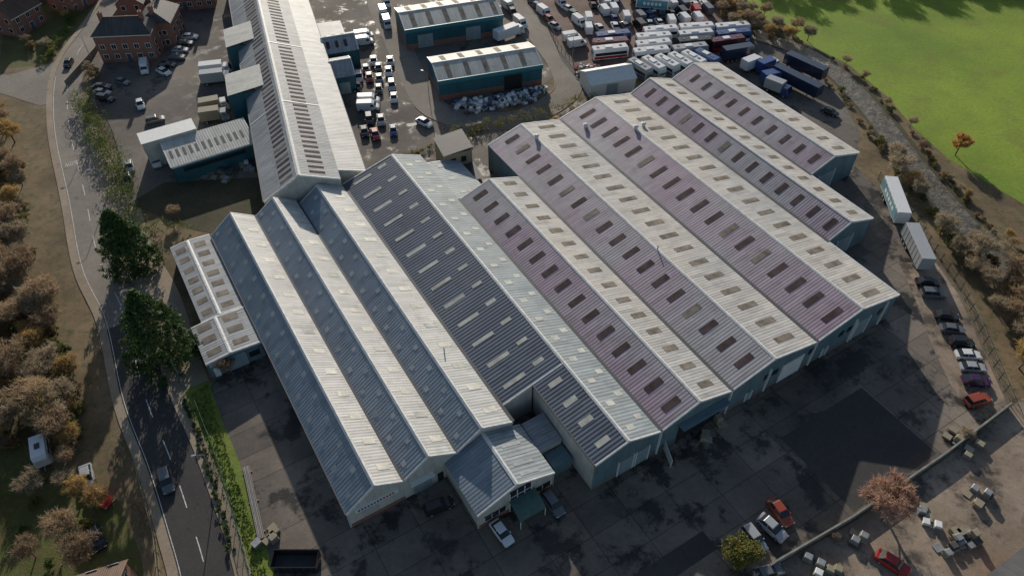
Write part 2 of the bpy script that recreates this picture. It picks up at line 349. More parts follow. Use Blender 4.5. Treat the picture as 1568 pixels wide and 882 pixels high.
# roller doors in the exposed ends of the two stepped bays
for (aa,b0,b1) in ((53.45,103,107),(68.85,115,119.5)):
    b.box('roller_doors',M_door,aa-.14,aa+.02,b0,b1,.02,4.2)
    b.box('door_frames',M_white,aa-.2,aa+.02,b0-.18,b0,.02,4.35);b.box('door_frames',M_white,aa-.2,aa+.02,b1,b1+.18,.02,4.35)
def fbox(b0,b1,z0,z1,part,mat,a=37.95,d=.12): b.box(part,mat,a-d,a+.02,b0,b1,z0,z1)
fbox(36.7,99.3,0,.9,'plinth',plain('plinth',(.16,.15,.14)),d=.06)
for (b0,b1,z1) in ((41.0,43.6,3.6),(44.2,46.4,3.6),(73.2,77.6,4.2),(90.4,93.4,4.2),(83,84,2.1),(66,67,2.1)):
    fbox(b0,b1,0.02,z1,'roller_doors',M_door if b0!=73.2 else M_white,d=.14);fbox(b0-.18,b0,0.02,z1+.15,'door_frames',M_white,d=.2);fbox(b1,b1+.18,0.02,z1+.15,'door_frames',M_white,d=.2)
for (b0,b1,z1) in ((52,60.5,4.6),): fbox(b0,b1,.02,z1,'loading_bay_opening',M_open,d=.1)
for bb in (48.2,61.8,80,89.5,70,97): fbox(bb-.1,bb+.1,.02,5.7,'downpipes',M_white,d=.3)
for bb in (69.2,71,79,86,88,95.5): fbox(bb,bb+1.1,3.2,4.4,'facade_windows',M_glass,d=.1)
b.box('front_canopy',M_pteal,36.6,37.9,51.6,60.9,4.7,4.85)
def g1box(b0,b1,z0,z1,part,mat,d=.1): b.box(part,mat,50.65-d,50.66,b0,b1,z0,z1)
g1box(5.1,13.2,.02,.8,'brick_plinth',M_brick,.07);g1box(14.6,17.4,.02,3.2,'roller_doors',M_door,.12);g1box(18.4,19.3,.02,2.1,'side_door',M_glass,.12)
g1box(6.0,12.4,3.0,3.9,'company_sign',M_white,.16)
M_sb=plain('sign_blue',(.03,.08,.3));M_sr=plain('sign_red',(.4,.03,.03))
for i in range(12): g1box(6.4+i*.46,6.4+i*.46+.3,3.25,3.65,'sign_lettering',M_sb if i<8 else M_sr,.19)
g1box(14.2,17.8,3.2,3.35,'door_canopy',M_white,.7)
P0,P1,Pb0,Pr,Pb1=41.2,50.6,19.7,26.0,32.2
b.slope(M_blue,P0,P1,Pb0,3.9,Pr,6.6,None,wall=M_wclad,part='porch_roof_west',walls=(1,0),ends=(1,0))
b.slope(M_g4r,P0,P1,Pr,6.6,Pb1,4.0,[(.2,.7,1.7,.5,M_skyG,1)],wall=M_wclad,part='porch_roof_east',walls=(1,0),ends=(1,0))
b.ridge(P0,P1,Pr,6.6)
b.wall('side_wall_cream',M_wclad,P0,Pb0+.2,P1,Pb0+.2,0,3.85,3.85);b.wall('side_wall_cream',M_wclad,P0,Pb1-.2,P1,Pb1-.2,0,3.9,3.9)
def pbox(b0,b1,z0,z1,part,mat,d=.1): b.box(part,mat,41.35-d,41.36,b0,b1,z0,z1)
pbox(19.9,32.0,.02,.7,'brick_plinth',M_brick,.06)
pbox(20.8,24.2,1.1,2.3,'office_windows',M_glass);pbox(28.9,31.6,1.1,2.3,'office_windows',M_glass);pbox(24.8,28.3,.05,5.2,'entrance_glazing',M_glass,.14)
for x in (24.8,26.0,27.2,28.3): pbox(x-.06,x+.06,.05,5.2,'glazing_bars',M_white,.2)
for z in (2.4,3.8): pbox(24.8,28.3,z,z+.1,'glazing_bars',M_white,.2)
for x in (20.8,21.95,23.1,24.2,28.9,30.2,31.6): pbox(x-.04,x+.04,1.1,2.3,'glazing_bars',M_white,.14)
M_can=plain('green_canvas',(.07,.13,.11),.7)
ns=8
for i in range(ns):
    t0,t1=math.pi/2*i/ns,math.pi/2*(i+1)/ns
    b.face('entrance_canopy',M_can,[(41.2-3*math.cos(t0),24.6,2.1+1.1*math.sin(t0)),(41.2-3*math.cos(t0),28.8,2.1+1.1*math.sin(t0)),(41.2-3*math.cos(t1),28.8,2.1+1.1*math.sin(t1)),(41.2-3*math.cos(t1),24.6,2.1+1.1*math.sin(t1))])
for x in (24.7,28.7): b.box('canopy_posts',M_white,38.2,38.3,x,x+.1,0,2.1)
b.box('plant_room',M_wclad,45.5,50.3,32.6,36.2,0,3.4);b.box('plant_room',M_pteal,42.5,45.2,33.0,36.2,0,2.4)
b.face('plant_room_roof',M_grey,[(45.3,32.4,3.5),(50.5,32.4,3.9),(50.5,36.3,3.9),(45.3,36.3,3.5)])
def cyl(mb,part,mat,a,bb,z0,z1,r,n=10,r2=None):
    r2=r if r2 is None else r2
    c=[(math.cos(2*math.pi*i/n),math.sin(2*math.pi*i/n)) for i in range(n)]
    for i in range(n):
        j=(i+1)%n
        mb.face(part,mat,[(a+c[i][0]*r,bb+c[i][1]*r,z0),(a+c[j][0]*r,bb+c[j][1]*r,z0),(a+c[j][0]*r2,bb+c[j][1]*r2,z1),(a+c[i][0]*r2,bb+c[i][1]*r2,z1)])
    mb.face(part,mat,[(a+x*r2,bb+y*r2,z1) for x,y in c])
for (a,bb,h) in ((105,82.5,6.6),(97.5,92,7.8),(97,89.5,8.3),(105,70,8.3)):
    cyl(b,'roof_vents',M_cap,a,bb,h-.2,h+.6,.4);cyl(b,'roof_vents',M_cap,a,bb,h+.6,h+.85,.6,r2=.25)
for (a,bb,h) in ((66,70,8.3),(66,28,7.3)): cyl(b,'flue_pipes',M_metal,a,bb,h-.2,h+.9,.1,6)
b.build()
b=MB('annex_workshop',F0)
for (x0,x1,y0,y1,h,nm) in ((95.2,116.5,-2.6,4.6,4.0,'a'),(86,94.9,-4.4,4.6,4.1,'b')):
    mid=(y0+y1)/2-.4
    b.slope(M_grey,x0,x1,y0,h-.4,mid,h,[(.2,.75,2.9,1.3,M_skyB,1.2)],wall=M_pteal);b.slope(M_grey,x0,x1,mid,h,y1,h-.35,[(.2,.7,2.9,1.3,M_skyB,1.2)],wall=M_pteal)
    b.ridge(x0,x1,mid,h,w=.3,k=.1);b.wall('side_wall',M_pteal,x0,y0+.1,x1,y0+.1,0,h-.45,h-.45)
b.box('roller_doors',M_door,85.98,86.1,-1.6,1.8,.02,3.0);b.box('side_door',M_white,85.98,86.1,-3.7,-2.8,.02,2.1);b.box('windows',M_glass,85.98,86.1,2.2,3.9,1.2,2.3)
b.box('sign_board',M_wclad,85.9,86.0,-4.0,-2,2.6,3.3)
b.build()
# ---------------------------------------------------------------- long hall
FL=Frame(-40.4,110.9,-19)
b=MB('long_factory_hall',FL)
S1=112
b.slope(M_grey,0,S1,-7.5,6,0,10.5,[(.5,.86,1.75,.8,M_skyD,1.2)],wall=M_wclad)
b.slope(M_grey,0,S1,0,10.5,7.5,7.7,[(.28,.66,1.75,.8,M_skyD,1.2)],wall=M_wclad)
b.slope(M_blueL,3,S1,7.5,7.7,12.8,6.2,None,wall=M_wclad)
b.ridge(0,S1,0,10.5,w=.45,k=.5)
b.wall('side_wall',M_teal,0,-7.35,S1,-7.35,0,5.95,5.95);b.wall('side_wall',M_teal,3,12.65,S1,12.65,0,6.15,6.15)
b.wall('gable_return_wall',M_wclad,.15,7.4,3.2,7.4,0,7.6,7.6)
b.box('gutter',M_gut,3,S1,12.75,12.95,6.0,6.2);b.box('gutter',M_gut,0,S1,-7.7,-7.5,5.8,6.02)
for s in (27,54,81): b.face('expansion_joint',M_cap,[(s,-7.5,6.05),(s+.35,-7.5,6.05),(s+.35,0,10.56),(s,0,10.56)]);b.face('expansion_joint',M_cap,[(s,0,10.58),(s+.35,0,10.58),(s+.35,7.5,7.76),(s,7.5,7.76)])
for (s0,s1,t0) in ((38,47.5,-11),(60.5,70,-9.8)):
    b.box('side_extension_walls',M_teal,s0+.1,s1-.1,t0,-3.5,0,7.4);b.face('side_extension_roof',M_shed,[(s0,t0-.2,7.5),(s1,t0-.2,7.5),(s1,-3,8.75),(s0,-3,8.75)])
b.box('side_extension_walls',M_teal,64,71,12.9,19,0,4.5);b.face('side_extension_roof',M_blueL,[(63.8,12.9,4.9),(71.2,12.9,4.9),(71.2,19.2,4.7),(63.8,19.2,4.7)])
b.build()
def shed(name,fr,L,W,eave,ridge,roof=M_shed,wall=M_teal,sky=None,doors=(),trim=M_wtrim,wall2=None,part_doors=M_door):
    b=MB(name,fr)
    b.slope(roof,-.2,L+.2,-W-.2,eave-.1,-W/2,ridge,sky,wall=wall,trim=trim);b.slope(roof,-.2,L+.2,-W/2,ridge,.2,eave-.1,sky,wall=wall,trim=trim)
    b.ridge(-.2,L+.2,-W/2,ridge,k=.2)
    b.wall('front_wall',wall,0,0,L,0,0,eave-.1,eave-.1);b.wall('back_wall',wall,0,-W,L,-W,0,eave-.1,eave-.1)
    if wall2: b.box('brick_plinth',wall2,-.1,L+.1,-W-.03,.03,0,1.4)
    for (x,w,h) in doors: b.box('doors',part_doors,x,x+w,.04,.12,.02,h)
    return b
shed('side_wing',FL.sub(38+5,12.8,90),5,9.5,4.6,6.4,M_grey,M_teal,doors=((1,2.5,3),)).build()
shed('side_wing',FL.sub(54.5,12.8,90),8,9.5,4.8,6.8,M_grey,M_teal,[(.3,.7,2.2,.8,M_skyD,.8)],doors=((2,3,3),)).build()
FT=Frame(-69.9,121.5,59.4)
b=MB('teal_workshop',FT)
b.slope(M_shed,-.2,17.6,-8.3,5.6,.3,4.4,[(.42,.7,1.35,.55,M_gut,.8)],wall=M_teal)
b.wall('front_wall',M_teal,0,0,17.3,0,0,4.35,4.35);b.wall('back_wall',M_teal,0,-8,17.3,-8,0,5.5,5.5)
b.box('fascia',M_white,-.1,17.4,.02,.12,3.9,4.3)
b.box('windows',M_glass,2,15,.02,.08,2.4,3.3)
b.box('office_block',M_wclad,-3.5,7.5,-12.6,-8.3,0,6.2);b.face('office_block_roof',M_white,[(-3.7,-12.8,6.25),(7.7,-12.8,6.25),(7.7,-8.2,6.25),(-3.7,-8.2,6.25)])
b.box('windows',M_glass,-3.56,-3.48,-12,-9,3.2,4.5)
b.build()
M_tf=plain('teal_fascia',(.03,.17,.21),.45,var=.05)
s=shed('teal_warehouse',Frame(-27.4,177.6,71.6),26.2,13,5.6,7.2,M_shed,M_teal,[(.15,.85,4.4,1.2,M_skyB,2.4)],wall2=M_brick)
s.box('fascia',M_tf,-.25,26.45,.22,.4,4.7,5.7);s.box('doors',M_door,16,20,.04,.12,0,3.6);s.box('doors',M_door,3,7,.04,.12,0,3.6);s.build()
s=shed('teal_warehouse',Frame(-17.2,153.2,73),25.5,11.5,5.4,6.9,M_shed,M_teal,[(.15,.85,4.6,1.2,M_skyB,2.6)],wall2=M_brick)
s.box('fascia',M_tf,-.25,25.75,.22,.4,4.5,5.5);s.box('doors',M_open,16,20.5,.04,.12,0,3.8);s.build()
shed('white_storage_tent',Frame(18.8,154.3,73),11.5,7,3.6,5.2,plain('white_pvc',(.68,.68,.66),.5,var=.05),plain('white_pvc_wall',(.6,.6,.58),.5,var=.05),doors=((4,3,3),)).build()
# ---------------------------------------------------------------- brick buildings
def house(name,cx,cy,phi,L,W,eave,ridge,wall,roof,chim=True,rows=2,hip=0):
    fr=Frame(cx,cy,phi);b=MB(name,fr);h=L/2;w=W/2
    b.wall('walls',wall,-h,-w,h,-w,0,eave,eave);b.wall('walls',wall,-h,w,h,w,0,eave,eave)
    for s_ in (-1,1):
        b.wall('walls',wall,s_*h,-w,s_*h,w,0,eave,eave)
        if not hip: b.face('walls',wall,[(s_*h,-w,eave),(s_*h,w,eave),(s_*h,0,ridge)])
    e=.35;rh=h+e-hip
    for s_ in (-1,1):
        b.face('roof',roof,[(-h-e,s_*(w+e),eave-.15),(h+e,s_*(w+e),eave-.15),(rh,0,ridge),(-rh,0,ridge)])
        if hip: b.face('roof',roof,[(s_*(h+e),-w-e,eave-.15),(s_*(h+e),w+e,eave-.15),(s_*rh,0,ridge)])
        b.face('fascia',M_white,[(-h-e,s_*(w+e),eave-.35),(h+e,s_*(w+e),eave-.35),(h+e,s_*(w+e),eave-.16),(-h-e,s_*(w+e),eave-.16)])
    b.box('ridge_tiles',plain('ridge_tile',(.16,.09,.07)),-rh,rh,-.12,.12,ridge-.03,ridge+.09)
    n=max(2,int(L/2.6))
    for s_ in (-1,1):
        for r in range(rows):
            z=1.0+r*2.6
            for i in range(n):
                x=-h+L*(i+.5)/n
                y0,y1=sorted((s_*w,s_*(w+.06)));b.box('window_frames',M_white,x-.65,x+.65,y0,y1,z,z+1.35)
                y0,y1=sorted((s_*w,s_*(w+.09)));b.box('windows',M_glass,x-.55,x-.04,y0,y1,z+.1,z+1.25);b.box('windows',M_glass,x+.04,x+.55,y0,y1,z+.1,z+1.25)
            m_=max(1,int(W/3.2))
            for i in range(m_):
                y=-w+W*(i+.5)/m_
                x0,x1=sorted((s_*h,s_*(h+.06)));b.box('window_frames',M_white,x0,x1,y-.6,y+.6,z,z+1.35)
                x0,x1=sorted((s_*h,s_*(h+.09)));b.box('windows',M_glass,x0,x1,y-.5,y+.5,z+.1,z+1.25)
    b.box('door',plain('front_door',(.05,.08,.12)),-.5,.5,w,w+.12,0,2.1)
    if chim:
        for x in (-h*.7,h*.7): b.box('chimney',wall,x-.45,x+.45,-.5,.5,ridge-1,ridge+1.2);cyl(b,'chimney_pots',plain('clay_pot',(.25,.12,.08)),x,0,ridge+1.2,ridge+1.6,.15,8)
    return b.build()
house('brick_office',-98,175.5,85,14,8,7.4,10.2,M_brick,M_slate,rows=2,hip=3)
house('brick_office_wing',-92.5,183.5,-5,10,8,7.0,9.6,M_brick,M_slate,rows=2,hip=2)
house('brick_house',-134,190,20,10,8,5.4,8.3,M_brick,M_tile)
house('brick_house',-125,203,20,10,8,5.4,8.3,M_brick,M_tile)
house('brick_house',-144,200,20,11,8,5.4,8.3,M_brick,M_slate)
house('brick_house',-136,213,15,14,8,5.4,8.3,M_brick,M_tile)
house('brick_house',-93,204,80,16,8,5.4,8.6,M_brick,M_tile)
house('brick_house',-104.5,196,-8,7,7,5.4,8.3,M_brick,M_slate)
house('brick_house',-150,180,30,10,8,5.4,8.3,M_brick,M_tile)
house('brick_house',-77,46.5,-20,9,7,3.4,6.2,M_brick,sheet('red_pantile',(.34,.20,.14),(.38,.24,.17),period=.3,amt=.25))
house('brick_house',-54,33.0,70,13,8,4.6,7.4,M_brick,M_tile)
house('garage_block',64.5,34.5,60,11,9,3.2,5.2,M_brick,M_slate,chim=False,rows=1)
b=MB('brick_tower_house',Frame(-12.3,126.6,-22))
b.box('walls',M_ybrick,-3.3,3.3,-3,3,0,6.4);b.face('roof',M_slate,[(-3.5,-3.2,6.5),(3.5,-3.2,6.5),(3.5,3.2,7.2),(-3.5,3.2,7.2)]);b.box('parapet',M_ybrick,-3.5,3.5,3.05,3.25,6.4,7.1)
for z in (1.2,4.0):
    for y in (-1.6,.6): b.box('windows',M_glass,-3.36,-3.28,y,y+1.1,z,z+1.3)
b.box('outbuilding',M_brick,-9,-3.5,-2.5,3,0,2.8);b.face('outbuilding_roof',M_slate,[(-9.2,-2.7,2.9),(-3.3,-2.7,2.9),(-3.3,3.2,3.4),(-9.2,3.2,3.4)])
b.build()
# ---------------------------------------------------------------- vehicles
def paint(name,c,r=.25):
    m=plain(name,c,r,var=.03);m.node_tree.nodes['Principled BSDF'].inputs['Coat Weight'].default_value=.5;return m
M_hl=plain('headlamp_glass',(.6,.6,.6),.1,var=0.02);M_tl=plain('tail_lamp',(.35,.01,.01),.3,var=0.02)
class VB:
    def __init__(s): s.V=[];s.F=[];s.M=[];s.mats=[]
    def mi(s,m):
        if m not in s.mats: s.mats.append(m)
        return s.mats.index(m)
    def f(s,pts,m): i=len(s.V);s.V+=pts;s.F.append(list(range(i,i+len(pts))));s.M.append(s.mi(m))
    def box(s,x0,x1,y0,y1,z0,z1,m,bev=0):
        e=bev
        lo=[(x0,y0),(x1,y0),(x1,y1),(x0,y1)];ti=[(x0+e,y0+e),(x1-e,y0+e),(x1-e,y1-e),(x0+e,y1-e)]
        zb=z1-e
        for i in range(4):
            j=(i+1)%4
            s.f([(*lo[i],z0),(*lo[j],z0),(*lo[j],zb),(*lo[i],zb)],m)
            if e: s.f([(*lo[i],zb),(*lo[j],zb),(*ti[j],z1),(*ti[i],z1)],m)
        s.f([(*p,z1) for p in ti],m);s.f([(*p,z0) for p in reversed(lo)],m)
    def loft(s,secs,m,mf=None):
        for k in range(len(secs)-1):
            a,c=secs[k],secs[k+1]
            def ring(q): x,wb,wt,z0,z1=q;return [(x,-wb,z0),(x,-wb*1.0,z0+(z1-z0)*.65),(x,-wt,z1),(x,wt,z1),(x,wb,z0+(z1-z0)*.65),(x,wb,z0)]
            ra,rc=ring(a),ring(c)
            for i in range(5): s.f([ra[i],ra[i+1],rc[i+1],rc[i]],m)
            if k==0: s.f(ra,m)
            if k==len(secs)-2: s.f(rc,m)
    def wheel(s,x,y,r,w,n=12):
        c=[(math.cos(2*math.pi*i/n)*r,math.sin(2*math.pi*i/n)*r+r) for i in range(n)]
        for i in range(n):
            j=(i+1)%n;s.f([(x+c[i][0],y-w,c[i][1]),(x+c[j][0],y-w,c[j][1]),(x+c[j][0],y+w,c[j][1]),(x+c[i][0],y+w,c[i][1])],M_tyre)
        for q in (-w,w):
            s.f([(x+a,y+q,z) for a,z in c],M_tyre);s.f([(x+a*.6,y+q*1.06,(z-r)*.6+r) for a,z in c],M_metal)
    def mesh(s,name): return mkmesh(name,s.V,s.F,s.mats,s.M)
def green(v,xs,zb,zt,wb,wt,body,glass=M_glass):
    rb,rt,ft,fb=xs
    for sy in (-1,1):
        v.f([(rb,sy*wb,zb),(fb,sy*wb,zb),(ft,sy*wt,zt),(rt,sy*wt,zt)],glass)
        mx=(rb+fb)/2;mt=(rt+ft)/2
        v.f([(mx-.05,sy*(wb+.006),zb),(mx+.05,sy*(wb+.006),zb),(mt+.05,sy*(wt+.006),zt),(mt-.05,sy*(wt+.006),zt)],body)
    v.f([(rb,-wb,zb),(rb,wb,zb),(rt,wt,zt),(rt,-wt,zt)],glass);v.f([(fb,-wb,zb),(fb,wb,zb),(ft,wt,zt),(ft,-wt,zt)],glass)
    v.f([(rt-.05,-wt-.03,zt),(rt+.05,-wt+.06,zt+.05),(ft-.05,-wt+.06,zt+.05),(ft+.05,-wt-.03,zt)],body);v.f([(rt-.05,wt+.03,zt),(rt+.05,wt-.06,zt+.05),(ft-.05,wt-.06,zt+.05),(ft+.05,wt+.03,zt)],body)
    v.f([(rt+.05,-wt+.06,zt+.05),(ft-.05,-wt+.06,zt+.05),(ft-.05,wt-.06,zt+.05),(rt+.05,wt-.06,zt+.05)],body)
    v.f([(rt-.05,-wt-.03,zt),(rt+.05,-wt+.06,zt+.05),(rt+.05,wt-.06,zt+.05),(rt-.05,wt+.03,zt)],body);v.f([(ft+.05,-wt-.03,zt),(ft-.05,-wt+.06,zt+.05),(ft-.05,wt-.06,zt+.05),(ft+.05,wt+.03,zt)],body)
def carmesh(c,kind=0):
    v=VB()
    v.loft([(-2.12,.72,.66,.35,.72),(-2.0,.84,.76,.25,.90),(-1.3,.89,.80,.22,.93),(.75,.89,.80,.22,.93),(1.5,.88,.78,.22,.86),(1.98,.82,.70,.25,.74),(2.16,.66,.58,.34,.60)],c)
    if kind==0: green(v,(-1.75,-1.15,.35,1.05),.90,1.40,.78,.60,c)
    else: green(v,(-2.0,-1.75,.35,1.05),.90,1.55,.80,.66,c)
    for x in (-1.32,1.32):
        for y in (-.80,.80): v.wheel(x,y,.32,.11)
    for y in (-.58,.58):
        v.box(2.0,2.14,y-.17,y+.17,.52,.66,M_hl);v.box(-2.11,-2.03,y-.17,y+.17,.6,.78,M_tl)
    for y in (-1,1): v.box(.72,.9,y*.93-.07,y*.93+.07,.92,1.04,c)
    return v.mesh('car_mesh')
def vanmesh(c,L=5.2,H=2.3):
    v=VB();h=L/2
    v.loft([(-h,.93,.84,.35,H-.05),(-h+.1,.97,.88,.3,H),(h-1.7,.97,.88,.3,H),(h-1.1,.96,.80,.3,H-.35)],c)
    v.loft([(h-1.1,.96,.86,.3,1.25),(h-.3,.94,.84,.3,1.08),(h,.85,.75,.35,.85)],c)
    v.f([(h-.75,-.82,1.22),(h-.75,.82,1.22),(h-1.27,.74,H-.3),(h-1.27,-.74,H-.3)],M_glass)
    v.f([(h-.75,-.82,1.22),(h-1.27,-.74,H-.3),(h-1.1,-.80,H-.35),(h-1.1,-.86,1.25)],c);v.f([(h-.75,.82,1.22),(h-1.27,.74,H-.3),(h-1.1,.80,H-.35),(h-1.1,.86,1.25)],c)
    for s_ in (-1,1): v.f([(h-1.15,s_*.975,1.2),(h-2.0,s_*.98,1.2),(h-2.0,s_*.975,1.8),(h-1.35,s_*.965,1.8)],M_glass)
    for x in (-h+1.0,h-.95):
        for y in (-.86,.86): v.wheel(x,y,.34,.12)
    for y in (-.62,.62): v.box(h-.12,h+.01,y-.15,y+.15,.65,.85,M_hl);v.box(-h-.02,-h+.02,y*1.3-.08,y*1.3+.08,.8,1.2,M_tl)
    return v.mesh('van_mesh')
def coachmesh(c,c2,L=9.5):
    v=VB();h=L/2
    v.loft([(-h,1.18,1.02,.4,3.0),(-h+.2,1.25,1.1,.3,3.15),(h-.5,1.25,1.1,.3,3.15),(h-.1,1.2,1.0,.35,2.9),(h,1.12,.9,.45,2.6)],c)
    for s_ in (-1,1):
        v.f([(-h+.5,s_*1.26,1.35),(h-.5,s_*1.26,1.35),(h-.5,s_*1.258,2.15),(-h+.5,s_*1.258,2.15)],M_glass)
        v.f([(-h+.3,s_*1.262,.5),(h-.4,s_*1.262,.5),(h-.4,s_*1.262,1.15),(-h+.3,s_*1.262,1.15)],c2)
    v.f([(h+.02,-1.0,1.2),(h+.02,1.0,1.2),(h-.04,.95,2.35),(h-.04,-.95,2.35)],M_glass);v.f([(-h-.02,-.9,1.8),(-h-.02,.9,1.8),(-h+.01,.85,2.5),(-h+.01,-.85,2.5)],M_glass)
    v.box(-1.6,.4,-.7,.7,3.1,3.35,M_white,.08);v.box(h-2.4,h-1.7,-.35,.35,3.1,3.22,M_gut);v.box(-h+1,-h+1.7,-.35,.35,3.1,3.22,M_gut)
    for x in (-h+2.3,h-2.2):
        for y in (-1.1,1.1): v.wheel(x,y,.48,.15)
    return v.mesh('coach_mesh')
def truckmesh(cab,body,L=7.5,H=3.4):
    v=VB();h=L/2
    v.box(-h,h-2.0,-1.2,1.2,.95,H,body,.06);v.box(-h,h-.2,-.5,.5,.55,.9,M_gut)
    v.loft([(h-1.85,1.15,1.05,.5,2.6),(h-.6,1.15,1.02,.5,2.6),(h-.05,1.12,1.0,.5,1.5)],cab)
    v.f([(h-.0,-.98,1.5),(h-.0,.98,1.5),(h-.52,.93,2.5),(h-.52,-.93,2.5)],M_glass)
    for s_ in (-1,1): v.f([(h-1.5,s_*1.16,1.5),(h-.5,s_*1.16,1.5),(h-.7,s_*1.12,2.2),(h-1.5,s_*1.12,2.2)],M_glass)
    for x in (-h+1.2,h-1.1):
        for y in (-1.0,1.0): v.wheel(x,y,.46,.15)
    return v.mesh('truck_mesh')
def trailermesh(body,L=12,H=3.8,stripe=None):
    v=VB();h=L/2
    v.box(-h,h,-1.25,1.25,1.1,H,body,.05);v.box(-h,h-.5,-.5,.5,.7,1.08,M_gut)
    n=int(L/1.2)
    for i in range(n+1):
        x=-h+i*L/n
        for s_ in (-1,1): v.box(x-.04,x+.04,s_*1.27-.02,s_*1.27+.02,1.1,H-.05,body)
    if stripe:
        for s_ in (-1,1):
            v.f([(-h+.3,s_*1.30,1.3),(h-.3,s_*1.30,1.3),(h-.3,s_*1.30,3.4),(-h+.3,s_*1.30,3.4)],stripe)
            for i in range(5): x=-h*.55+i*h*.24;v.f([(x,s_*1.31,2.0),(x+h*.15,s_*1.31,2.0),(x+h*.15,s_*1.31,2.8),(x,s_*1.31,2.8)],M_white)
    for x in (-h+1.2,-h+2.4,-h+3.6):
        for y in (-1.0,1.0): v.wheel(x,y,.46,.15)
    for y in (-.9,.9): v.box(h-2.5,h-2.3,y-.08,y+.08,0,1.1,M_metal)
    return v.mesh('trailer_mesh')
PC={'w':paint('paint_white',(.68,.68,.68)),'k':paint('paint_black',(.018,.018,.02)),'g':paint('paint_grey',(.12,.13,.14)),'s':paint('paint_silver',(.36,.37,.38)),'r':paint('paint_red',(.32,.02,.02)),'b':paint('paint_blue',(.03,.07,.20)),'o':paint('paint_orange',(.30,.06,.03)),'d':paint('paint_darkblue',(.02,.03,.06)),'m':paint('paint_maroon',(.10,.015,.025)),'n':paint('paint_green',(.03,.12,.06)),'t':paint('paint_tan',(.30,.26,.18)),'p':paint('paint_purple',(.05,.02,.07)),'y':paint('trailer_side_teal',(.10,.28,.34))}
CM={}
def car(x,y,deg,c='s',kind=0,name='parked_car'):
    k=('car',c,kind)
    if k not in CM: CM[k]=carmesh(PC[c],kind)
    return obj(name,CM[k],(x,y,.04),math.radians(deg+U(-2,2)),U(.96,1.04))
def van(x,y,deg,c='w',L=5.2,H=2.3,name='parked_van'):
    k=('van',c,L,H)
    if k not in CM: CM[k]=vanmesh(PC[c],L,H)
    return obj(name,CM[k],(x,y,.03),math.radians(deg))
def coach(x,y,deg,c='w',c2='b',L=9.5):
    k=('coach',c,c2,L)
    if k not in CM: CM[k]=coachmesh(PC[c],PC[c2],L)
    return obj('parked_coach',CM[k],(x,y,.03),math.radians(deg))
def truck(x,y,deg,c='w',b_='w',L=7.5):
    k=('truck',c,b_,L)
    if k not in CM: CM[k]=truckmesh(PC[c],PC[b_],L)
    return obj('parked_truck',CM[k],(x,y,.03),math.radians(deg))
def trailer(x,y,deg,b_='w',L=12,st=None):
    k=('trl',b_,L,st)
    if k not in CM: CM[k]=trailermesh(PC[b_],L,3.8,PC[st] if st else None)
    return obj('lorry_trailer',CM[k],(x,y,.03),math.radians(deg))
for q in [(-49.8,52.6,-60,'g',1,'driving_car'),(-113.0,169.9,-80,'k',0,'driving_car'),(-10.3,48.7,24,'k',1),(-1.4,44.8,-56,'w',0),(5.8,49,-58,'g',1),(37.4,47.8,-64,'o',0),(35.7,45.5,-52,'s',0),(32.9,44.0,-62,'s',1),(33.6,39.3,16,'g',0),(50.5,40.5,-42,'r',0),
  (75.4,92.3,-6,'k',0),(75.3,89.5,-4,'g',1),(75.5,84.2,-8,'k',0),(75.3,81.2,-8,'g',0),(75.7,78.3,-8,'k',1),(75.6,75.6,-6,'w',0),(75.2,73,-6,'s',0),(74.6,70.3,-5,'p',0),(73.2,66.6,17,'o',1),(74.3,147.6,-42,'k',0),
  (-58.4,49.9,-30,'r',0),(-61.5,53.2,-63,'s',0),(-56.6,44.1,-49,'k',0),
  (-100.1,158.6,0,'k',0),(-99,156,-12,'s',0),(-97.2,153.4,-15,'k',1),(-96.0,161,-20,'g',0),(-88,150.9,-63,'w',0),(-81.9,126.8,-63,'s',0),(-80.7,122.5,-63,'d',0),(-82.3,144.4,22,'g',1),
  (-87.7,169.0,0,'k',0),(-87.3,165.7,-32,'w',0),(-86.6,176.6,0,'s',0),(-86.5,180.2,0,'k',0),(-86.2,183.6,0,'w',0),(-86.4,173,0,'g',0),
  (-30.8,138.6,-73,'r',0),(-33.4,139.7,-76,'k',0),(-26.9,140.2,-80,'b',0),(-30.2,144.3,-80,'s',0),(-33.0,144.6,-79,'k',1),(-20.1,143.3,-39,'w',0),(-32.4,157.5,-80,'k',0),(-31,165.8,-80,'w',0),(-32.9,162.4,-80,'g',0),(-35.4,163,-79,'r',0),(-29.4,159.2,-81,'s',1),(-28.3,153.8,-81,'w',0),(-33.7,167.6,-80,'k',0),(-35.4,171,-80,'w',0),(-36.8,167,-79,'k',0),(-31.1,170.8,-81,'s',0),(-38,163.2,-80,'w',1),(-37.7,158.6,-80,'k',0)]:
    car(*q)
for q in [(-76.9,128.9,-64),(-92.6,167.3,-71),(-34.1,152.3,4),(-33.8,149.5,4),(-34.3,190.9,-75),(-39.6,183.8,17),(-39.2,180.6,17),(-36,203.4,-73),(-36,196.8,-73),(15.9,183.0,18),(17.2,179.6,18)]: van(*q)
truck(-73.8,165.2,13,'w','w',7.5);truck(-72.5,161.3,13,'w','s',7.5);truck(-69.6,149,20,'w','t',6.5);truck(-68.4,144.8,15,'s','t',6.5)
truck(-.8,184.0,38,'w','w',9)
cc='wkswgbwrskwn'
for i,(x,y) in enumerate([(-1.1,201),(.2,197.6),(1.3,194.2),(2.3,190.9),(6.2,204.7),(7.6,201),(9,197.2),(10.4,193.4),(11.7,189.6),(13.9,203.4),(16,199.8),(17.5,196),(18.5,191.5)]):
    car(x,y,-70 if x<5 else -49+U(-5,5),cc[i%12],i%2) if i%3 else van(x,y,-60+U(-8,8),'w')
ci=0
combos=[('w','b'),('w','r'),('s','b'),('w','k'),('m','r'),('k','k'),('w','b'),('b','w'),('w','n'),('w','w')]
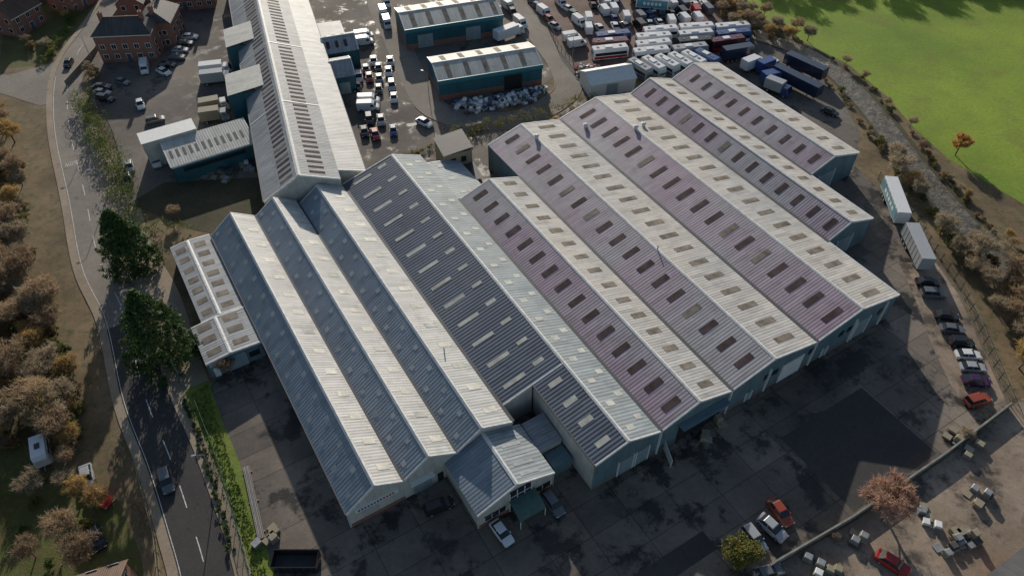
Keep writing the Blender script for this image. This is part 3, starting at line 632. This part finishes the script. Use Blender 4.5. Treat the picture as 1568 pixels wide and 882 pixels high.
for cx,cy0,n in ((25.2,173.6,3),(35.8,172.6,4),(46.4,174.2,4),(57.0,178.2,3)):
    for k in range(n):
        c1,c2=combos[(ci*3+1)%10];ci+=1
        coach(cx+k*1.0+U(-.8,.8),cy0+k*3.75,11+U(-4,4),c1,c2,9.4)
for k in range(6):
    c1,c2=combos[(k*7+2)%10];coach(31.8+k*3.5,165.0+k*.95,-56+U(-4,4),c1,c2,7.2)
coach(27.4,150.6,20,'m','m',9.5)
trailer(38,205,-11,'n',9);trailer(39.5,200,-11,'w',9,'y')
for i in range(55):
    r_,k=divmod(i,11);x=21+k*3.3+U(-.6,.6)+r_*.6;y=188.4+r_*4.8+k*.55+U(-.7,.7)
    if k in (3,4) and r_>1: continue
    if R()<.08: continue
    (van if R()<.3 else car)(x,y,101+U(-9,9),random.choice('wwsgkwbwkr'))
trailer(69.0,158.5,-52,'d',13);trailer(73.0,165.5,-50,'d',11)
trailer(57.5,172.5,17,'d',8)
truck(60.6,167.9,33,'w','w',6.5);truck(64.2,167.0,33,'w','b',6.5)
truck(64.2,156.6,-42,'b','s',6.5);truck(64.2,161.2,20,'w','b',6.5)
trailer(76.6,113.5,-97,'w',11.5,'y');trailer(75.9,100.0,-94,'s',10,None)
v=VB();v.loft([(-2.4,1.0,.9,.45,2.2),(-2.1,1.1,1.0,.4,2.5),(1.9,1.1,1.0,.4,2.5),(2.4,1.0,.9,.5,2.0)],PC['w'])
for s_ in (-1,1): v.f([(-1.6,s_*1.11,1.3),(1.4,s_*1.11,1.3),(1.4,s_*1.11,1.8),(-1.6,s_*1.11,1.8)],M_glass);v.wheel(0,s_*.95,.32,.1)
v.box(2.3,3.3,-.05,.05,.4,.5,M_metal);v.box(-.5,.5,-.35,.35,2.48,2.6,M_gut)
obj('caravan',v.mesh('caravan'),(-69.6,57.1,0),math.radians(-61))
def skip(x,y,deg,L=6,W=2.4,H=1.8,c='k'):
    v=VB();h=L/2;w_=W/2;t=.08
    for (x0,x1,y0,y1) in ((-h,h,-w_,-w_+t),(-h,h,w_-t,w_),(-h,-h+t,-w_+t,w_-t),(h-t,h,-w_+t,w_-t)): v.box(x0,x1,y0,y1,.15,H,PC[c])
    v.box(-h+t,h-t,-w_+t,w_-t,.15,.3,M_gut)
    for i in range(7):
        xx=-h+.3+i*(L-.6)/6
        for s_ in (-1,1): v.box(xx-.05,xx+.05,s_*(w_+.04)-.04,s_*(w_+.04)+.04,.15,H-.1,PC[c])
    for s_ in (-1,1): v.box(-h,h,s_*w_-.07,s_*w_+.07,H,H+.08,PC[c])
    return obj('skip_container',v.mesh('skip'),(x,y,.03),math.radians(deg))
skip(-28.6,40.6,0);skip(-24.3,186,-70,5,2.2,1.5,'b')
def pallets(x,y,n,spread,name='pallet_stack'):
    v=VB()
    for i in range(n):
        px,py=U(-spread,spread),U(-spread*.6,spread*.6);k=random.randint(1,5);cs=random.choice((M_white,PC['t'],PC['t'],M_gut,M_metal,M_metal))
        for j in range(k): v.box(px-.6,px+.6,py-.5,py+.5,.17*j+.02,.17*j+.14,PC['t'] if R()<.7 else M_metal)
        if R()<.5: v.box(px-.5,px+.5,py-.45,py+.45,.17*k,.17*k+U(.2,.7),cs,.05)
    return obj(name,v.mesh(name),(x,y,.03),U(0,3))
for (x,y,n,s_) in ((-33.2,44.2,6,1.6),(29.4,60.3,3,1.2),(31.8,62.6,3,1.2),(60.1,44.1,16,3.0),(58,47,6,2),(68,58.5,8,3),(47,44,4,1.5),(-62,124,10,3),(-57,127,6,2),(-9,143,4,2),(-20.5,53.5,2,.6),(85,64,10,3),(66,50,6,2),(41,40,5,2)): pallets(x,y,n,s_)
v=VB()
for i in range(5): v.box(-6,6,-.5+i*.2,-.36+i*.2,.1,.24,M_metal if i%2 else M_brick)
for x in (-5,0,5): v.box(x-.1,x+.1,-.7,.7,0.0,.1,PC['t'])
obj('pipe_stack',v.mesh('pipes'),(-36.6,49.6,.05),math.radians(-66))
v=VB();v.box(-2.2,2.2,-.05,.05,.1,1.9,PC['w'],.0);v.box(-2.2,-2.1,-.4,.4,0,.1,M_metal);v.box(2.1,2.2,-.4,.4,0,.1,M_metal)
obj('display_panel',v.mesh('panel'),(22.9,57.2,.03),math.radians(-80))
def heap(name,reg,n,mats,s0,s1,hmax=2.2):
    v=VB()
    for i in range(n):
        x,y=reg();s_=U(s0,s1);z=U(0,hmax)**1.0*R();a=U(0,3.14);ca,sa=math.cos(a),math.sin(a);e=s_*U(.6,1.1)
        pts=lambda zz,k:[(x+(cx*ca-cy*sa)*k+U(-.05,.05),y+(cx*sa+cy*ca)*k+U(-.05,.05),zz+U(-.06,.06)) for cx,cy in ((-s_,-e),(s_,-e),(s_,e),(-s_,e))]
        lo=pts(max(0,z-s_*.3),.92);md=pts(z+s_*.5,1.05);hi=pts(z+s_*1.0,.75);m=random.choice(mats)
        for A_,B_ in ((lo,md),(md,hi)):
            for k in range(4): v.f([A_[k],A_[(k+1)%4],B_[(k+1)%4],B_[k]],m)
        v.f(hi,m)
    return obj(name,v.mesh(name))
def rg():
    t=R();q=R();x=-14+t*22;return (x+U(-.5,.5),149.6+t*7.0-(1.2 if .15<t<.9 else .4)*q*4.0+1.4)
heap('waste_bale_heap',rg,420,[PC['w'],PC['w'],M_metal,PC['s'],PC['b'],PC['w'],M_gut,PC['k'],PC['s']],.3,.6,1.6)
heap('scrap_heap',lambda:(U(16,22),U(163,169)),70,[M_metal,PC['t'],PC['s'],PC['k'],PC['r']],.25,.6,1.0)
def line_wall(name,P,h,t,mat,z=0):
    mb=VB()
    for (a,c) in zip(P[:-1],P[1:]):
        d=Vector((c[0]-a[0],c[1]-a[1]));L=d.length;d/=L;n=Vector((-d.y,d.x))*t/2
        q=[(a[0]+n.x,a[1]+n.y),(c[0]+n.x,c[1]+n.y),(c[0]-n.x,c[1]-n.y),(a[0]-n.x,a[1]-n.y)]
        for i in range(4):
            j=(i+1)%4;mb.f([(*q[i],z),(*q[j],z),(*q[j],z+h),(*q[i],z+h)],mat)
        mb.f([(*p,z+h) for p in q],mat)
    return obj(name,mb.mesh(name))
def fence(name,P,h=1.8,mat=M_metal,sp=2.5):
    v=VB();C=resample(P,sp)
    for x,y in C: v.box(x-.05,x+.05,y-.05,y+.05,0,h,mat)
    for (a,c) in zip(C[:-1],C[1:]):
        d=Vector((c[0]-a[0],c[1]-a[1]));L=d.length;d/=L;n=Vector((-d.y,d.x))*.03
        for z in (.3,h-.15):
            v.f([(a[0]+n.x,a[1]+n.y,z),(c[0]+n.x,c[1]+n.y,z),(c[0]-n.x,c[1]-n.y,z+.07),(a[0]-n.x,a[1]-n.y,z+.07)],mat)
        k=int(L/.3)
        for i in range(k):
            px,py=a[0]+d.x*(i+.5)*L/k,a[1]+d.y*(i+.5)*L/k
            v.f([(px-d.x*.03,py-d.y*.03,.05),(px+d.x*.03,py+d.y*.03,.05),(px+d.x*.03,py+d.y*.03,h),(px-d.x*.03,py-d.y*.03,h)],mat)
    return obj(name,v.mesh(name))
M_wallc=plain('concrete_wall',(.26,.25,.22),.9,var=.2,scale=.8)
M_gf=plain('green_fence',(.04,.09,.06));M_df=plain('weathered_steel_fence',(.12,.12,.11),.6)
line_wall('boundary_wall',[(20,31.5),(35,40.6),(47,46.8),(64,56.8),(77.8,65.6)],1.3,.25,M_wallc)
fence('palisade_fence',[(78.2,66),(81,90),(79.3,112),(77,124)],2.0,M_df)
fence('palisade_fence',[(-49.5,66),(-43.3,56),(-38.5,47),(-34.5,39),(-29,28)],1.8,M_gf)
fence('palisade_fence',[(-78,117),(-90,139),(-99,153)],1.8,M_df)
fence('compound_fence',[(12,178),(16.5,166),(33,161.5),(52,164.5),(59,169)],2.2,M_df);fence('compound_fence',[(12,178),(8,200),(4,225)],2.2,M_df)
line_wall('garden_wall',[(-109.5,160),(-108.6,176),(-110.5,192),(-111.5,210)],1.4,.25,M_brick)
fence('garden_fence',[(-55,55),(-48.5,44),(-45,36)],1.6,PC['t'])
def lamp(x,y,deg):
    v=VB();n=6
    def tube(p,q,r1,r2):
        p,q=Vector(p),Vector(q);d=(q-p).normalized();u_=d.orthogonal().normalized();w_=d.cross(u_)
        for i in range(n):
            a,c=2*math.pi*i/n,2*math.pi*(i+1)/n
            v.f([tuple(p+(u_*math.cos(a)+w_*math.sin(a))*r1),tuple(p+(u_*math.cos(c)+w_*math.sin(c))*r1),tuple(q+(u_*math.cos(c)+w_*math.sin(c))*r2),tuple(q+(u_*math.cos(a)+w_*math.sin(a))*r2)],M_metal)
    tube((0,0,0),(0,0,6.5),.09,.05);tube((0,0,6.5),(1.0,0,6.8),.04,.03);v.box(.9,1.5,-.12,.12,6.74,6.86,M_metal)
    obj('street_lamp',v.mesh('street_lamp'),(x,y,0),math.radians(deg))
for q in ((-42.9,53.3,195),(-54,71.5,200),(-83.2,118,210),(-95.5,140,205),(-108,172,190),(-20,155,160),(15.5,172,180)): lamp(*q)
# ---------------------------------------------------------------- vegetation
def rdir(up=0):
    while True:
        v=Vector((U(-1,1),U(-1,1),U(-1,1)))
        if .05<v.length<1: break
    v.normalize();v.z+=up;return v.normalized()
def tubeVF(V,F,MI,p,q,r1,r2,mi,n=4):
    d=(q-p).normalized();u_=d.orthogonal().normalized();w_=d.cross(u_);k=len(V)
    for c,r in ((p,r1),(q,r2)):
        for i in range(n): a=2*math.pi*i/n;V.append(tuple(c+(u_*math.cos(a)+w_*math.sin(a))*r))
    for i in range(n): j=(i+1)%n;F.append([k+i,k+j,k+n+j,k+n+i]);MI.append(mi)
def bare_tree(seed,h,spread,tw=14,mat=None,tl=1.0,tww=.08):
    random.seed(seed);V=[];F=[];MI=[]
    def twigs(p,q,k,L):
        for i in range(k):
            o=p.lerp(q,R());d=(rdir(.35)+(q-p).normalized()*.5).normalized();e=o+d*L*U(.5,1.1);s_=d.cross(rdir()).normalized()*tww*.5
            m=len(V);V.extend([tuple(o+s_),tuple(o-s_),tuple(e)]);F.append([m,m+1,m+2]);MI.append(1)
            d2=(d+rdir()*.7).normalized();o2=o.lerp(e,.45);e2=o2+d2*L*.5;s2=d2.cross(rdir()).normalized()*tww*.4
            m=len(V);V.extend([tuple(o2+s2),tuple(o2-s2),tuple(e2)]);F.append([m,m+1,m+2]);MI.append(1)
    def grow(p,d,L,r,lv):
        q=p+d*L;tubeVF(V,F,MI,p,q,r,r*.65,0,5 if lv==0 else 3)
        if lv>=2: twigs(p,q,tw if lv>=3 else tw//2,tl)
        if lv<3:
            n=(6,4,4)[lv]
            for i in range(n):
                a=2*math.pi*(i+U(-.3,.3))/n;o=p.lerp(q,U(.55,1)) if lv else p.lerp(q,U(.5,1))
                dd=(d*(.75 if lv else .9)+Vector((math.cos(a),math.sin(a),U(-.1,.5)))*spread).normalized()
                grow(o,dd,L*U(.55,.8)*(1.0 if lv else .9),r*.55,lv+1)
    grow(Vector((0,0,-.1)),Vector((U(-.1,.1),U(-.1,.1),1)).normalized(),h*.36,h*.022,0)
    return mkmesh('bare_tree_mesh',V,F,[M_bark,mat],MI)
def clump_mesh(name,clumps,n,size,mat,trunk=None,flat=.6):
    V=[];F=[];MI=[]
    for (c,rad) in clumps:
        c=Vector(c)
        for i in range(n):
            d=rdir(.15);p=c+Vector((d.x*rad,d.y*rad,d.z*rad*flat))*U(.45,1.05);s_=size*U(.6,1.3)
            nn=(d+rdir()*.8).normalized();u_=nn.orthogonal().normalized();a=U(0,6.28);w_=nn.cross(u_);u2=u_*math.cos(a)+w_*math.sin(a);w2=nn.cross(u2)
            k=len(V);V.extend([tuple(p-u2*s_),tuple(p+w2*s_*.45),tuple(p+u2*s_),tuple(p-w2*s_*.45)]);F.append([k,k+1,k+2,k+3]);MI.append(0)
    mats=[mat]
    if trunk:
        mats.append(M_bark)
        for (p,q,r1,r2) in trunk: tubeVF(V,F,MI,Vector(p),Vector(q),r1,r2,1,6)
    return mkmesh(name,V,F,mats,MI)
L_con=leafmat('conifer_foliage',(.025,.055,.018),(.10,.155,.045),tr=.2)
L_grn=leafmat('evergreen_foliage',(.04,.07,.018),(.15,.19,.045))
L_olv=leafmat('olive_foliage',(.10,.095,.032),(.28,.25,.075))
L_brn=leafmat('brown_bramble',(.13,.09,.05),(.38,.27,.13))
T1=leafmat('twigs_brown',(.24,.17,.11),(.52,.39,.25));T2=leafmat('twigs_red',(.30,.18,.13),(.58,.38,.28));T3=leafmat('twigs_grey',(.27,.22,.15),(.52,.43,.30));T4=leafmat('twigs_ochre',(.34,.23,.10),(.62,.44,.18))
def conifer(seed,h,r,n=420,lf=32):
    random.seed(seed);cl=[]
    for i in range(n):
        t=R()**1.1;a=U(0,6.283);pr=(1-t**1.5)**.8
        rr=r*pr*(1+.18*math.sin(a*3+t*9)+.10*math.sin(a*7-t*5))*U(.70,1.05)
        if t<.08: rr*=.85
        cl.append(((math.cos(a)*rr,math.sin(a)*rr,.5+t*(h-.6)),U(.45,1.0)*(1.15-.5*t)))
    for i in range(60):
        t=R()*.9;a=U(0,6.283);rr=r*(1-t)**.75*.5*R();cl.append(((math.cos(a)*rr,math.sin(a)*rr,.5+t*h*.9),1.2))
    return clump_mesh('conifer_mesh',cl,lf,.27,L_con,[((0,0,0),(0,0,h*.85),.4,.06)],flat=.9)
obj('conifer_tree',conifer(3,14.5,4.7),(-69.6,96.0,0));obj('conifer_tree',conifer(5,17.0,5.5),(-56.6,74.6,0))
def shrub(seed,rx,h,n,lf,size,mat):
    random.seed(seed);cl=[]
    for i in range(n):
        d=rdir();cl.append(((d.x*rx*U(.3,.9),d.y*rx*U(.3,.9),h*.45+d.z*h*.4*U(.4,1)),U(.4,.85)*rx*.42))
    return clump_mesh('shrub_mesh',cl,lf,size,mat,[((0,0,0),(0,0,h*.5),.12,.05),((0,0,.2),(rx*.3,0,h*.6),.07,.03),((0,0,.2),(-rx*.3,rx*.2,h*.6),.07,.03)])
BT=[bare_tree(11,8,.95,14,T1),bare_tree(12,8,1.1,14,T3),bare_tree(13,7,1.0,15,T4),bare_tree(14,7.5,.9,13,T1),bare_tree(15,6.5,1.2,15,T3)]
SH=[shrub(21,1.8,2.4,26,34,.18,L_brn),shrub(22,1.6,2.0,26,34,.17,L_olv),shrub(23,1.7,2.6,26,36,.18,L_grn),shrub(24,2.0,2.2,26,34,.18,L_brn)]
random.seed(99)
def inpoly(x,y,P):
    c=False;j=len(P)-1
    for i in range(len(P)):
        if (P[i][1]>y)!=(P[j][1]>y) and x<(P[j][0]-P[i][0])*(y-P[i][1])/(P[j][1]-P[i][1])+P[i][0]: c=not c
        j=i
    return c
def scatter(P,n,fn,mind=2):
    xs=[p[0] for p in P];ys=[p[1] for p in P];pts=[];t=0
    while len(pts)<n and t<n*60:
        t+=1;x,y=U(min(xs),max(xs)),U(min(ys),max(ys))
        if inpoly(x,y,P) and all((x-a)**2+(y-b_)**2>mind*mind for a,b_ in pts): pts.append((x,y));fn(x,y)
def bt(x,y,s0=.7,s1=1.1,k=None): obj('bare_tree',random.choice(k or BT),(x,y,0),U(0,6.28),U(s0,s1))
def sh(x,y,s0=.7,s1=1.3,k=None): obj('shrub',random.choice(k or SH),(x,y,0),U(0,6.28),U(s0,s1))
wood=[(-126,153),(-117,149),(-100,120),(-90,100),(-82,87),(-73,73),(-65,62),(-74,58),(-90,62),(-115,90),(-135,120),(-150,155)]
scatter(wood,130,lambda x,y:bt(x,y,.7,1.2),3.0)
scatter(wood,90,lambda x,y:sh(x,y,.6,1.3,[SH[0],SH[1],SH[3],SH[1],SH[2]]),2.6)
scatter([(-92,100),(-80,86),(-71,72),(-63.5,60),(-74,58),(-95,66),(-100,90)],34,lambda x,y:bt(x,y,.8,1.25),2.6)
scatter([(-86,93),(-76,79),(-68,67),(-63.5,60),(-68,58),(-80,74),(-92,92)],34,lambda x,y:sh(x,y,.7,1.3),2.0)
gd=[(-66,60),(-58,50),(-52,38),(-60,36),(-85,40),(-92,60)]
scatter(gd,20,lambda x,y:bt(x,y,.5,.9),3)
scatter(gd,30,lambda x,y:sh(x,y,.4,.9),2.5)
sc1=[(82.5,67),(84,90),(82.5,112),(80.5,122),(82,140),(83,125),(85,110),(92,95),(104,104),(112,98),(150,72),(120,40),(95,66)]
scatter(sc1,125,lambda x,y:bt(x,y,.7,1.15,[BT[1],BT[2],BT[4],BT[0]]),2.6)
scatter(sc1,90,lambda x,y:sh(x,y,.7,1.3),2.4)
sc2=[(60,188),(54,225),(61,225),(65,205),(73,190),(80,182),(78,179),(70,184)]
scatter(sc2,34,lambda x,y:bt(x,y,.6,.9),2.3);scatter(sc2,22,lambda x,y:sh(x,y,.6,1.1),2.5)
for (x,y) in RL[14:60]:
    if R()<.8: sh(x+U(3.6,5.0),y+U(-1,1),.3,.7)
    if R()<.65: sh(x-U(3.8,5.4),y+U(-1,1),.3,.7)
    if R()<.35: bt(x+U(3.8,5.4),y,.3,.5)
def hedge(name,P,w,h,mat,dens=9,sz=.17):
    cl=[]
    for (x,y) in resample(P,.75):
        for k in range(2): cl.append(((x+U(-w,w)*.5,y+U(-w,w)*.5,U(.3,1)*h*.7),U(.5,.9)*min(w,h)*.55))
    obj(name,clump_mesh(name,cl,dens*4,sz,mat))
hedge('hedge',[(-14,139),(-7.3,141.2),(2.4,144.6),(11.8,149.9),(19.5,153.4)],2.6,2.6,L_olv)
hedge('hedge',[(-51.5,66.5),(-46.3,58),(-41.3,49),(-37.5,42)],.8,.9,L_grn)
hedge('hedge',[(-102,152),(-95,142),(-90,133),(-85,126),(-80.5,118),(-77,113)],4.6,4.2,L_grn,14,.2)
hedge('hedge',[(-77,112),(-72,106),(-63,108)],3.0,2.6,L_grn)
hedge('hedge',[(-119.5,170),(-121,186),(-123,200)],2.4,2.2,L_grn)
hedge('hedge',[(-26,129),(-16,135),(-8,138)],1.2,1.2,L_olv)
obj('bare_tree',bare_tree(31,8.6,1.25,26,T2,1.1,.08),(52,48.6,0),0,1.15)
random.seed(5)
obj('evergreen_tree',shrub(32,2.9,5.0,60,60,.19,leafmat('yellow_green_foliage',(.06,.07,.018),(.24,.23,.06))),(30.3,41.4,0))
obj('autumn_tree',bare_tree(41,7.5,.7,24,leafmat('orange_autumn_twigs',(.40,.22,.07),(.70,.44,.16)),.8,.16),(97.0,131.5,0),2,.95)
for (x,y,s_) in ((14.5,146,.55),(10,142.5,.5),(5,141,.45),(-46,72.5,.7),(-44,112,.5),(-67,111,.5),(-52,48,.45),(44,44.2,.25),(68.5,60,.4),(84,68,.9)): obj('bare_tree',random.choice(BT),(x,y,0),U(0,6),s_)
for i in range(26): obj('bare_tree',random.choice(BT),(72+i*4.2+U(-2,2),220+U(-4,8),0),U(0,6),U(1.3,1.9))
for (x,y) in ((-122,178),(-124,195),(-128,180),(-106,166),(-130,210),(-118,212),(-100,190)): bt(x,y,.5,.7);sh(x+2,y-2)
def litter(name,P,n,mat,size):
    V=[];F=[]
    def f(x,y):
        z=.07;a=U(0,6.28);s_=size*U(.4,1.3);k=len(V);V.extend([(x+math.cos(a)*s_,y+math.sin(a)*s_,z),(x-math.sin(a)*s_*.5,y+math.cos(a)*s_*.5,z+s_*.8),(x-math.cos(a)*s_,y-math.sin(a)*s_,z)]);F.append([k,k+1,k+2])
    scatter(P,n,f,0);obj(name,mkmesh(name,V,F,[mat]))
litter('grass_tufts',[(-49,70),(-45,62),(-37,48),(-29,33),(-31,33),(-41,50),(-51,68)],1800,leafmat('grass_blades',(.10,.15,.03),(.22,.27,.06)),.2)
# ---------------------------------------------------------------- light, camera
az,el=math.radians(-9),math.radians(18.5)
sdir=Vector((math.sin(az)*math.cos(el),math.cos(az)*math.cos(el),math.sin(el)))
L=bpy.data.lights.new('sun','SUN');L.energy=5.0;L.angle=math.radians(.5);L.color=(1,.92,.80)
so=bpy.data.objects.new('sun',L);col.objects.link(so);so.rotation_euler=sdir.to_track_quat('Z','Y').to_euler();so.location=(0,100,200)
w=bpy.data.worlds.new('World');sc.world=w;w.use_nodes=True;nt=w.node_tree
sk=nt.nodes.new('ShaderNodeTexSky');sk.sky_type='NISHITA';sk.sun_disc=False;sk.sun_elevation=el;sk.sun_rotation=az
nt.links.new(sk.outputs[0],nt.nodes['Background'].inputs[0]);nt.nodes['Background'].inputs[1].default_value=.10
c=bpy.data.cameras.new('camera');c.sensor_width=36;c.lens=1120/1568*36;c.clip_end=5000
co=bpy.data.objects.new('camera',c);col.objects.link(co);co.location=(0,0,96);co.rotation_euler=(math.radians(90-46.4),0,0);sc.camera=co
sc.view_settings.view_transform='Standard';sc.view_settings.look='None';sc.view_settings.exposure=0
